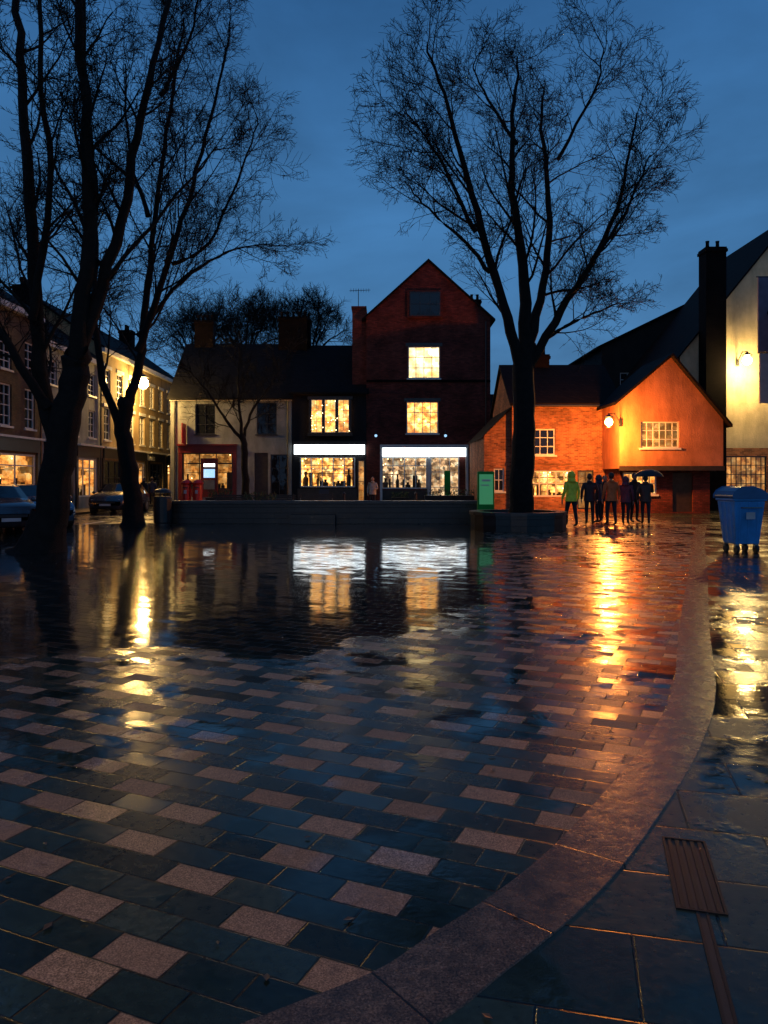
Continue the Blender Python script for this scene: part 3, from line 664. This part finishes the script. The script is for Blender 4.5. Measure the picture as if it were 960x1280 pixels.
T.limb(pl([(660,460),(700,390),(742,320),(772,240),(785,160)],d,-1),.22,.03,13,2.5)
T.limb(pl([(680,425),(720,400),(760,380),(792,365)],d,1.5),.1,.025,9,1.8)
T.limb(pl([(595,290),(550,205),(508,150)],d-1,-.5),.1,.025,9,2.3)
T.limb(pl([(740,325),(775,275),(798,210)],d-.6,-1.),.1,.025,8,1.9)
T.limb(pl([(646,180),(612,115),(595,60)],d+.6,1),.09,.025,8,2.3)
T.limb(pl([(697,200),(735,130),(745,80)],d+1.5,-1),.09,.025,8,2.3)
T.fin('bare_tree')
d=17.3; T=Tree(5,thin=.85)
T.b.tube([P(50,697,d),P(52,690,d),P(56,670,d),P(62,640,d)],[.75,.58,.46,.38],14,False)
T.limb(pl([(55,680),(64,640),(76,560),(90,480),(98,440)],d),.5,.33,0,sides=14)
T.limb(pl([(74,560),(48,480),(36,340),(20,180),(5,20),(-5,-90)],d,.8),.25,.08,13,2.2)
T.limb(pl([(92,470),(112,340),(118,200),(112,60),(116,-110)],d,-.8),.25,.07,13,2.0)
T.limb(pl([(97,450),(135,330),(163,190),(186,70),(216,-60)],d,.5),.2,.06,13,2.0)
T.limb(pl([(60,510),(15,420),(-40,330)],d,-1),.15,.05,8,2.2)
T.limb(pl([(40,400),(70,250),(68,100),(75,-50)],d,-1),.12,.04,10,1.9)
T.limb(pl([(130,350),(200,250),(260,160)],d,1),.07,.02,7,1.5)
T.fin('bare_tree')
d=26.7; T=Tree(9,thin=.8)
T.b.tube([P(166,662,d),P(167,650,d),P(165,630,d)],[.5,.38,.33],12,False)
T.limb(pl([(167,655),(163,600),(155,540),(158,500)],d),.42,.33,0,sides=12)
T.limb(pl([(155,545),(133,480),(124,380),(128,260),(120,120),(118,-40)],d,-1),.2,.05,12,3.2)
T.limb(pl([(158,510),(172,450),(176,370),(186,250),(200,120),(216,-10)],d,1.5),.24,.05,15,3.4)
T.limb(pl([(172,440),(210,340),(245,240),(275,140),(295,50)],d,-1),.18,.03,14,3.0)
T.limb(pl([(172,420),(225,345),(275,305),(325,288)],d,1.5),.12,.025,11,2.4)
T.limb(pl([(185,270),(155,180),(145,60)],d,1),.12,.03,9,2.8)
T.limb(pl([(215,330),(258,300),(298,200),(318,130)],d,1),.1,.025,10,2.2)
T.limb(pl([(200,120),(240,60),(265,-20)],d,-1),.1,.025,9,2.8)
T.limb(pl([(60,420),(20,330),(-10,240)],d+2,1),.1,.025,8,2.8)
T.fin('bare_tree')
d=44; T=Tree(15,minr=.012,maxlev=3,dens=1)
T.limb(pl([(307,640),(306,600),(305,560),(303,545)],d),.24,.17,0)
T.limb(pl([(303,550),(280,520),(262,490),(245,470)],d,-1),.11,.03,9,2.2)
T.limb(pl([(303,550),(315,510),(335,480),(350,450)],d,1),.11,.03,9,2.2)
T.limb(pl([(303,548),(298,490),(300,440)],d),.11,.03,9,2.2)
T.fin('small_bare_tree')
for (px,d,sd_,top) in ((305,78,21,362),(385,82,25,362),(245,84,27,380)):
    T=Tree(sd_,minr=.018,maxlev=3,dens=1.15)
    T.limb(pl([(px,620),(px+1,520),(px,450)],d),.5,.35,0)
    for k in range(7):
        a=(k-3)/3; T.limb(pl([(px,470),(px+a*20,430),(px+a*36,405+abs(a)*12),(px+a*44,top+25+abs(a)*22)],d,R.uniform(-4,4)),.16,.03,9,3.6)
    T.fin('distant_bare_tree')

# ---------------------------------------------------------------- vehicles & street furniture
def car(loc,rz,colmat):
    g=G('parked_car',loc,rz)
    st=[(-2.1,.42,.62,.62,.72),(-2.05,.26,.72,.76,.8),(-1.75,.2,.82,.9,.86),(-1.3,.18,.9,.99,.88),(-.95,.18,.92,1.06,.89),(-.3,.18,.93,1.42,.9),(.3,.18,.93,1.46,.9),(1.0,.18,.93,1.42,.9),(1.55,.2,.93,1.22,.88),(1.95,.24,.9,.98,.84),(2.08,.3,.8,.84,.78),(2.12,.45,.62,.64,.7)]
    body=g.part('body',colmat,True); gl=g.part('windows','glass',True)
    rings=[]
    for (y,zb,belt,top,w) in st:
        cab=top-belt>.2; wt=w-(.2 if cab else .1)
        rings.append([(-w*.9,y,zb),(-w,y,(zb+belt)/2),(-w*.97,y,belt),(-wt,y,top-.03 if cab else top-.02),(-wt*.6,y,top),(wt*.6,y,top),(wt,y,top-.03 if cab else top-.02),(w*.97,y,belt),(w,y,(zb+belt)/2),(w*.9,y,zb)])
    for mb in (body,gl): mb.k=len(mb.v); mb.v+=[p for r_ in rings for p in r_]
    for i in range(len(st)-1):
        cab=(st[i][3]-st[i][2]>.2) or (st[i+1][3]-st[i+1][2]>.2)
        ws=(st[i][3]-st[i][2]>.2)!=(st[i+1][3]-st[i+1][2]>.2)
        for j in range(10):
            a=i*10+j;b=i*10+(j+1)%10; f=(a,b,b+10,a+10)
            if cab and j in (2,6) or (ws and j in (3,4,5)): gl.f.append(f)
            else: body.f.append(f)
    body.f.append(tuple(range(10))); k=(len(st)-1)*10; body.f.append(tuple(k+9-i for i in range(10)))
    wh=g.part('wheels','rubber'); hub=g.part('hubcaps','grey')
    for sx in (-1,1):
        for y in (-1.32,1.3):
            wh.tube([(sx*.68,y,.31),(sx*.7,y,.31),(sx*.9,y,.31),(sx*.92,y,.31)],[.27,.31,.31,.27],18); hub.tube([(sx*.92,y,.31),(sx*.93,y,.31)],[.19,.15],12)
        g.part('headlights','signwhite').ball((sx*.62,-2.02,.66),(.16,.06,.07)); g.part('tail_lights','red').ball((sx*.66,2.05,.78),(.14,.06,.09))
        g.part('mirrors',colmat).ball((sx*1.0,-.8,1.0),(.1,.06,.07))
    g.part('number_plate','signwhite').box(-.26,.26,-2.15,-2.11,.4,.5); g.part('number_plate','signwhite').box(-.26,.26,2.13,2.16,.5,.6)
    g.part('grille','rubber').box(-.45,.45,-2.125,-2.1,.52,.6)
    g.fin()
CB=plain('blue_grey_car_paint',(.16,.22,.32),.22,.05,2,.4,coat=1); CD=plain('dark_car_paint',(.05,.05,.06),.22,.05,2,.4,coat=1)
car((X(40,27.0),27.0,0),math.radians(40),CB); car((X(-20,23.5),24.0,0),math.radians(40),CD)
car((-12.9,38,0),math.radians(0),CD)
g=G('wheeled_waste_bin',(X(926,17.2),17.2,0),math.radians(5)); b=g.part('body','binblue')
def frus(b,x0,x1,y0,y1,z0,X0,X1,Y0,Y1,z1):
    k=len(b.v); b.v+=[(x0,y0,z0),(x1,y0,z0),(x1,y1,z0),(x0,y1,z0),(X0,Y0,z1),(X1,Y0,z1),(X1,Y1,z1),(X0,Y1,z1)]
    for f in ((3,2,1,0),(4,5,6,7),(0,1,5,4),(1,2,6,5),(2,3,7,6),(3,0,4,7)): b.f.append(tuple(k+i for i in f))
frus(b,-.27,.27,-.27,.27,.2,-.35,.35,-.37,.37,1.14); b.box(-.38,.38,-.40,.40,1.143,1.2)
for x_ in (-.2,0,.2): frus(b,x_-.025,x_+.025,-.295,-.2,.25,x_-.025,x_+.025,-.39,-.3,1.12)
for y_ in (-.18,.0,.18): frus(b,-.295,-.2,y_-.025,y_+.025,.25,-.37,-.3,y_-.025,y_+.025,1.12)
li=g.part('lid','binlid')
prof=[(-.40,1.21),(-.40,1.27),(-.34,1.36),(-.2,1.44),(.05,1.45),(.25,1.38),(.38,1.28),(.41,1.21)]
k=len(li.v)
for yy in (-.42,.42): li.v+=[(a,yy,c) for a,c in prof]
n=len(prof)
for i in range(n): j=(i+1)%n; li.f.append((k+i,k+j,k+n+j,k+n+i))
li.f.append(tuple(k+i for i in range(n))); li.f.append(tuple(k+n+n-1-i for i in range(n)))
h=g.part('handles','grey'); h.tube([(-.22,-.4,1.0),(-.22,-.47,1.0),(.22,-.47,1.0),(.22,-.4,1.0)],[.015]*4,6)
g.part('label','signwhite').box(-.1,.1,-.40,-.396,.75,.9)
for sx in (-.22,.22):
    for sy in (-.22,.22):
        g.part('wheels','rubber').tube([(sx-.03,sy,.09),(sx+.03,sy,.09)],[.09,.09],14); g.part('castor_forks','grey').box(sx-.045,sx+.045,sy-.03,sy+.03,.12,.2)
g.fin({'body':.02,'lid':.02})
g=G('green_information_pillar',(X(607,27.2),27.2,0)); b=g.part('body','green'); b.box(-.29,.29,-.15,.15,.05,1.9); g.part('base','iron').box(-.32,.32,-.18,.18,0,.049); g.part('lit_panel','greenlit').box(-.24,.24,-.158,-.152,.75,1.8); g.part('lettering','letters').box(-.15,.15,-.164,-.159,1.55,1.62); g.part('lettering','letters').box(-.18,.1,-.164,-.159,1.4,1.44); g.fin({'body':.03})
g=G('litter_bin',(X(203,27.6),27.6,0)); b=g.part('body','iron',False); b.tube([(0,0,0),(0,0,.06),(0,0,.1),(0,0,.95),(0,0,1.02)],[.27,.27,.3,.33,.3],16); b.tube([(0,0,1.15),(0,0,1.25),(0,0,1.3)],[.33,.28,.1],16)
for k in range(4): a=k*1.57; b.tube([(.28*math.cos(a),.28*math.sin(a),1.0),(.28*math.cos(a),.28*math.sin(a),1.17)],[.02]*2,4)
g.fin()
for px in (233,247):
    g=G('red_post_box',(X(px,40),40,0)); b=g.part('body','red'); b.tube([(0,0,.12),(0,0,.2),(0,0,1.35),(0,0,1.4),(0,0,1.46),(0,0,1.58),(0,0,1.63)],[.27,.24,.24,.29,.3,.2,.04],18); g.part('base','iron').tube([(0,0,0),(0,0,.12)],[.28,.28],18); g.part('slot','iron').box(-.13,.13,-.262,-.24,1.18,1.23); g.part('notice_plate','signwhite').box(-.07,.07,-.258,-.238,.9,1.08); g.fin()
def bench(px,d,w=1.8,rz=0):
    g=G('park_bench',(X(px,d),d,0),rz); s_=g.part('seat','timber'); 
    for k in range(4): s_.box(-w/2,w/2,-.2+k*.11,-.11+k*.11,.43,.46)
    bk=g.part('backrest','timber')
    for k in range(4): bk.box(-w/2,w/2,.24+k*.01,.27+k*.01,.53+k*.1,.61+k*.1)
    l_=g.part('legs','iron')
    for x_ in (-w/2+.12,w/2-.12): l_.tube([(x_,-.18,0),(x_,-.18,.43)],[.025]*2,6); l_.tube([(x_,.22,0),(x_,.24,.5),(x_,.3,.95)],[.025]*3,6); l_.tube([(x_,-.2,.65),(x_,.25,.66)],[.025]*2,6); l_.tube([(x_,-.18,.43),(x_,-.2,.65)],[.02]*2,6)
    g.fin()
bench(290,36); bench(345,36); bench(395,38)
def planter(px,d,w=1.2,h=.7):
    g=G('flower_planter',(X(px,d),d,0)); b=g.part('tub','timber'); frus(b,-w/2+.08,w/2-.08,-.25,.25,0,-w/2,w/2,-.33,.33,h)
    p=g.part('winter_plants',MT['leaf'])
    for k in range(160):
        x_=R.uniform(-w/2,w/2)*.95;y_=R.uniform(-.3,.3); a=R.uniform(0,6.28); z_=h+R.random()*.35; s1=.06; p.poly([(x_,y_,z_-.04),(x_+s1*math.cos(a),y_+s1*math.sin(a),z_),(x_+.02,y_,z_+.08)])
    g.fin()
planter(550,45,1.8); planter(580,45,1.4); planter(500,48.5,1.1,.5); planter(275,38,1.3,.75); planter(325,34,1.5,.7)
for px,d in ((430,40),(520,40),(640,36.5),(130,40),(145,44)):
    g=G('bollard',(X(px,d),d,0)); g.part('post','iron').tube([(0,0,0),(0,0,.12),(0,0,.15),(0,0,.85),(0,0,.9),(0,0,1.0)],[.11,.11,.075,.06,.085,.02],12); g.fin()
g=G('pavement_sign_board',(X(405,46),46,0)); b=g.part('panels','dkframe'); b.poly([(-.3,-.3,0),(.3,-.3,0),(.3,0,1.05),(-.3,0,1.05)]); b.poly([(-.3,.3,0),(.3,.3,0),(.3,0.01,1.05),(-.3,0.01,1.05)]); g.fin()

# ---------------------------------------------------------------- people
def skinmesh(verts,edges,rad,root,sub=2):
    me=bpy.data.meshes.new('t'); me.from_pydata(verts,edges,[]); o=bpy.data.objects.new('t',me); sc.collection.objects.link(o)
    o.modifiers.new('s','SKIN'); 
    sv=me.skin_vertices[0].data
    for i,r_ in enumerate(rad): sv[i].radius=r_ if isinstance(r_,tuple) else (r_,r_); sv[i].use_root=(i==root)
    m_=o.modifiers.new('u','SUBSURF'); m_.levels=sub; m_.render_levels=sub
    dg=bpy.context.evaluated_depsgraph_get(); dg.update(); nm=bpy.data.meshes.new_from_object(o.evaluated_get(dg)); bpy.data.objects.remove(o); return nm
def person(px,d,rz,coatm,hood=False,stride=.12,umb=False,h=1.0,hat=None,lower=None,arm=0):
    g=G('pedestrian',(X(px,d),d,.004),math.radians(rz)); g.e.scale=(h,h,h)
    s_=stride
    V=[(0,0,.96),(0,0,1.14),(0,.0,1.34),(0,-.01,1.46),(0,.0,1.56)]; E=[(0,1),(1,2),(2,3),(3,4)]; Rr=[(.175,.13),(.16,.12),(.185,.12),(.07,.065),(.06,.06)]
    def add(par,pts,rs):
        for p_,r_ in zip(pts,rs): V.append(p_); Rr.append(r_); E.append((par,len(V)-1)); par=len(V)-1
    for sx,fy in ((-1,s_),(1,-s_)):
        add(0,[(sx*.095,fy*.15,.84),(sx*.1,fy*.7+.02,.49),(sx*.1,fy-(.03),.1),(sx*.115,fy+.1,.045),(sx*.12,fy+.17,.035)],[.095,.065,.045,.042,.03])
    for sx in (-1,1):
        if umb and sx==1: pts=[(.19,0,1.40),(.25,.06,1.16),(.17,.27,1.22),(.15,.31,1.25)]
        elif arm and sx==-1: pts=[(-.19,0,1.40),(-.26,.04,1.14),(-.16,.24,1.1),(-.13,.28,1.11)]
        else: pts=[(sx*.19,0,1.40),(sx*.265,-.03,1.14),(sx*.27,.05-sx*s_*.3,.91),(sx*.265,.07-sx*s_*.3,.87)]
        add(2,pts,[.075,.056,.042,.032])
        hx,hy,hz=pts[-1]
        if sx==1: hr=(hx,hy,hz)
        else: hl=(hx,hy,hz)
    nm=skinmesh(V,E,Rr,0)
    mats=[coatm,lower or MT['trouser'],MT['shoe'],MT['skin']]
    for m_ in mats: nm.materials.append(m_)
    for p_ in nm.polygons:
        c=p_.center; p_.use_smooth=True
        p_.material_index=0 if c.z>.84 or abs(c.x)>.2 else (1 if c.z>.11 else 2)
        if c.z>1.49: p_.material_index=3
    o=bpy.data.objects.new('body',nm); sc.collection.objects.link(o); o.parent=g.e
    hs=g.part('hands','skin',True)
    for (hx,hy,hz),sg in ((hr,1),(hl,-1)):
        up=umb and sg==1
        hs.ball((hx,hy+.01,hz-(.0 if up else .05)),(.022,.04,.05) if not up else (.035,.03,.045),8,6)
        for k,L in enumerate((.065,.075,.072,.055)):
            yy=hy-.022+k*.018
            if up: hs.tube([(hx,hy+.03,hz-.03+k*.02),(hx-.02,hy+.055,hz-.03+k*.02),(hx-.045,hy+.04,hz-.03+k*.02)],[.009,.009,.007],5)
            else: hs.tube([(hx,yy+.01,hz-.085),(hx-sg*.006,yy+.012,hz-.085-L*.5),(hx-sg*.02,yy+.014,hz-.085-L)],[.009,.0085,.006],5)
        hs.tube([(hx,hy+.04,hz-.03),(hx-sg*.012,hy+.065,hz-.06),(hx-sg*.02,hy+.07,hz-.085)],[.011,.01,.008],5)
    hd=g.part('head','skin',True); c=(0,.015,1.645); hd.ball(c,(.078,.098,.118),16,12); hd.ball((0,.108,1.635),(.013,.02,.022),8,6); hd.ball((-.08,.01,1.64),(.012,.022,.032),8,6); hd.ball((.08,.01,1.64),(.012,.022,.032),8,6); hd.ball((0,.085,1.56),(.035,.03,.022),8,6)
    g.part('mouth','red').ball((0,.105,1.59),(.022,.008,.006),8,5)
    for sx in (-1,1): g.part('eyes','hair').ball((sx*.032,.098,1.66),(.012,.01,.008),8,5)
    if hood:
        hb=g.part('hood',coatm,True); hb.ball((0,-.02,1.65),(.125,.125,.15),14,10); hb.tube([(0,-.02,1.44),(0,-.02,1.5),(0,-.02,1.58)],[.15,.13,.11],12)
    else:
        g.part('hair','hair' if not hat else hat,True).ball((0,-.012,1.668),(.09,.1,.115),14,10)
        g.part('collar',coatm,True).tube([(0,0,1.44),(0,0,1.5),(0,-.005,1.53)],[.12,.09,.085],12)
    cs=g.part('coat_hem',coatm,True); n=16
    for k in range(4): 
        z_=1.12-.1*k; rx=.172+.012*k; ry=.125+.014*k
        cs.v+=[(rx*math.cos(6.283*j/n),ry*math.sin(6.283*j/n)+.004*math.sin(j*2.3),z_) for j in range(n)]
    for k in range(3):
        for j in range(n): a=k*n+j;b=k*n+(j+1)%n; cs.f.append((a,a+n,b+n,b))
    g.fin()
    if umb:
        ug=G('umbrella',(0,0,0))
        w_=Matrix.Translation((X(px,d),d,.004))@Matrix.Rotation(math.radians(rz),4,'Z')
        p_=w_@Vector((.13*h,.34*h,1.25*h)); ug.e.location=p_
        ug.part('shaft','iron').tube([(0,0,-.15),(0,0,.78)],[.008,.006],6); ug.part('handle','timber').tube([(0,0,-.12),(0,0,-.2),(.03,0,-.24),(.06,0,-.2)],[.014]*4,6)
        cn=ug.part('canopy',umb,True); n=8; K=5
        for i in range(K+1):
            t=i/K
            for j in range(n*4):
                a=6.283*j/(n*4); sc2=1-.07*t*abs(math.sin(a*n/2)); r_=.55*math.sin(t*1.25)/math.sin(1.25)*sc2; cn.v.append((r_*math.cos(a),r_*math.sin(a),.74-.27*(1-math.cos(t*1.25))/(1-math.cos(1.25))))
        for i in range(K):
            for j in range(n*4): a=i*n*4+j;b=i*n*4+(j+1)%(n*4); cn.f.append((a,a+n*4,b+n*4,b))
        rb=ug.part('ribs','grey')
        for j in range(n):
            a=6.283*j/n; rb.tube([(0,0,.5),(.3*math.cos(a),.3*math.sin(a),.645)],[.004]*2,4)
        ug.fin()
neon=coat('lime_rain_jacket',(.85,.85,.06)); orange_c=coat('orange_jacket',(.7,.14,.03)); dkc=coat('dark_coat',(.015,.015,.02)); dkc2=coat('navy_coat',(.02,.025,.05)); plum=coat('plum_coat',(.12,.03,.05)); pale=coat('pale_coat',(.35,.33,.3)); brown=coat('brown_coat',(.06,.03,.02))
ud=coat('black_umbrella_cloth',(.02,.02,.025))
person(714,26.6,20,neon,hood=True,stride=.14,h=1.06)
person(737,27.8,-10,dkc,stride=.05,h=1.03); person(748,28.8,60,dkc2,hood=True,stride=.03)
person(764,27.3,10,orange_c,stride=.1,h=1.05); person(782,28.0,-30,plum,hood=True,stride=.06,h=.97,arm=1)
person(793,29.2,200,dkc,stride=.03,h=1.05); person(807,28.0,-15,brown,stride=.1,umb=ud); person(756,30.2,170,dkc,stride=.05)
person(466,42,170,pale,stride=.06,arm=1); person(180,47,150,dkc,stride=.12); person(190,48,10,dkc2,stride=.12)

# ---------------------------------------------------------------- world, sun, camera
w=bpy.data.worlds.new('World'); sc.world=w; w.use_nodes=True; nt=w.node_tree; nt.nodes.clear()
out=nt.nodes.new('ShaderNodeOutputWorld'); tc=nt.nodes.new('ShaderNodeTexCoord'); sp=nt.nodes.new('ShaderNodeSeparateXYZ'); nt.links.new(tc.outputs['Generated'],sp.inputs[0])
rp=nt.nodes.new('ShaderNodeValToRGB'); nt.links.new(sp.outputs[2],rp.inputs[0]); e=rp.color_ramp.elements
e[0].position=0; e[0].color=(.080,.225,.43,1); e[1].position=.62; e[1].color=(.018,.085,.235,1); m_=e.new(.25); m_.color=(.052,.178,.39,1)
nz=nt.nodes.new('ShaderNodeTexNoise'); nz.inputs['Scale'].default_value=2.6; nz.inputs['Detail'].default_value=6; nz.inputs['Roughness'].default_value=.55; nz.inputs['Distortion'].default_value=.4
mp=nt.nodes.new('ShaderNodeMapping'); mp.inputs['Scale'].default_value=(1,1,2.2); nt.links.new(tc.outputs['Generated'],mp.inputs[0]); nt.links.new(mp.outputs[0],nz.inputs[0])
mr=nt.nodes.new('ShaderNodeMapRange'); mr.inputs[1].default_value=.33; mr.inputs[2].default_value=.67; mr.inputs[3].default_value=.74; mr.inputs[4].default_value=1.24; nt.links.new(nz.outputs[0],mr.inputs[0])
mx=nt.nodes.new('ShaderNodeVectorMath'); mx.operation='SCALE'; nt.links.new(rp.outputs[0],mx.inputs[0]); nt.links.new(mr.outputs[0],mx.inputs['Scale'])
bg=nt.nodes.new('ShaderNodeBackground'); nt.links.new(mx.outputs[0],bg.inputs[0]); bg.inputs[1].default_value=1.0
sk=nt.nodes.new('ShaderNodeTexSky'); sk.sky_type='NISHITA'; sk.sun_disc=False; sk.sun_elevation=math.radians(1); sk.sun_rotation=math.radians(200)
b2=nt.nodes.new('ShaderNodeBackground'); nt.links.new(sk.outputs[0],b2.inputs[0]); b2.inputs[1].default_value=.004
ad=nt.nodes.new('ShaderNodeAddShader'); nt.links.new(bg.outputs[0],ad.inputs[0]); nt.links.new(b2.outputs[0],ad.inputs[1]); nt.links.new(ad.outputs[0],out.inputs[0])
l=bpy.data.lights.new('sun','SUN'); l.energy=.02; l.angle=math.radians(20); l.color=(.8,.85,1); o=bpy.data.objects.new('sun',l); sc.collection.objects.link(o); o.rotation_euler=(math.radians(60),0,math.radians(-20))
cam=bpy.data.cameras.new('camera'); co=bpy.data.objects.new('camera',cam); sc.collection.objects.link(co); sc.camera=co
co.location=(0,0,CH); co.rotation_euler=(math.radians(90),0,0); cam.sensor_fit='VERTICAL'; cam.sensor_height=36; cam.lens=36*F/1280; cam.shift_y=-40/1280; cam.clip_end=3000; cam.clip_start=.05
sc.view_settings.view_transform='Standard'; sc.view_settings.look='None'; sc.view_settings.exposure=0
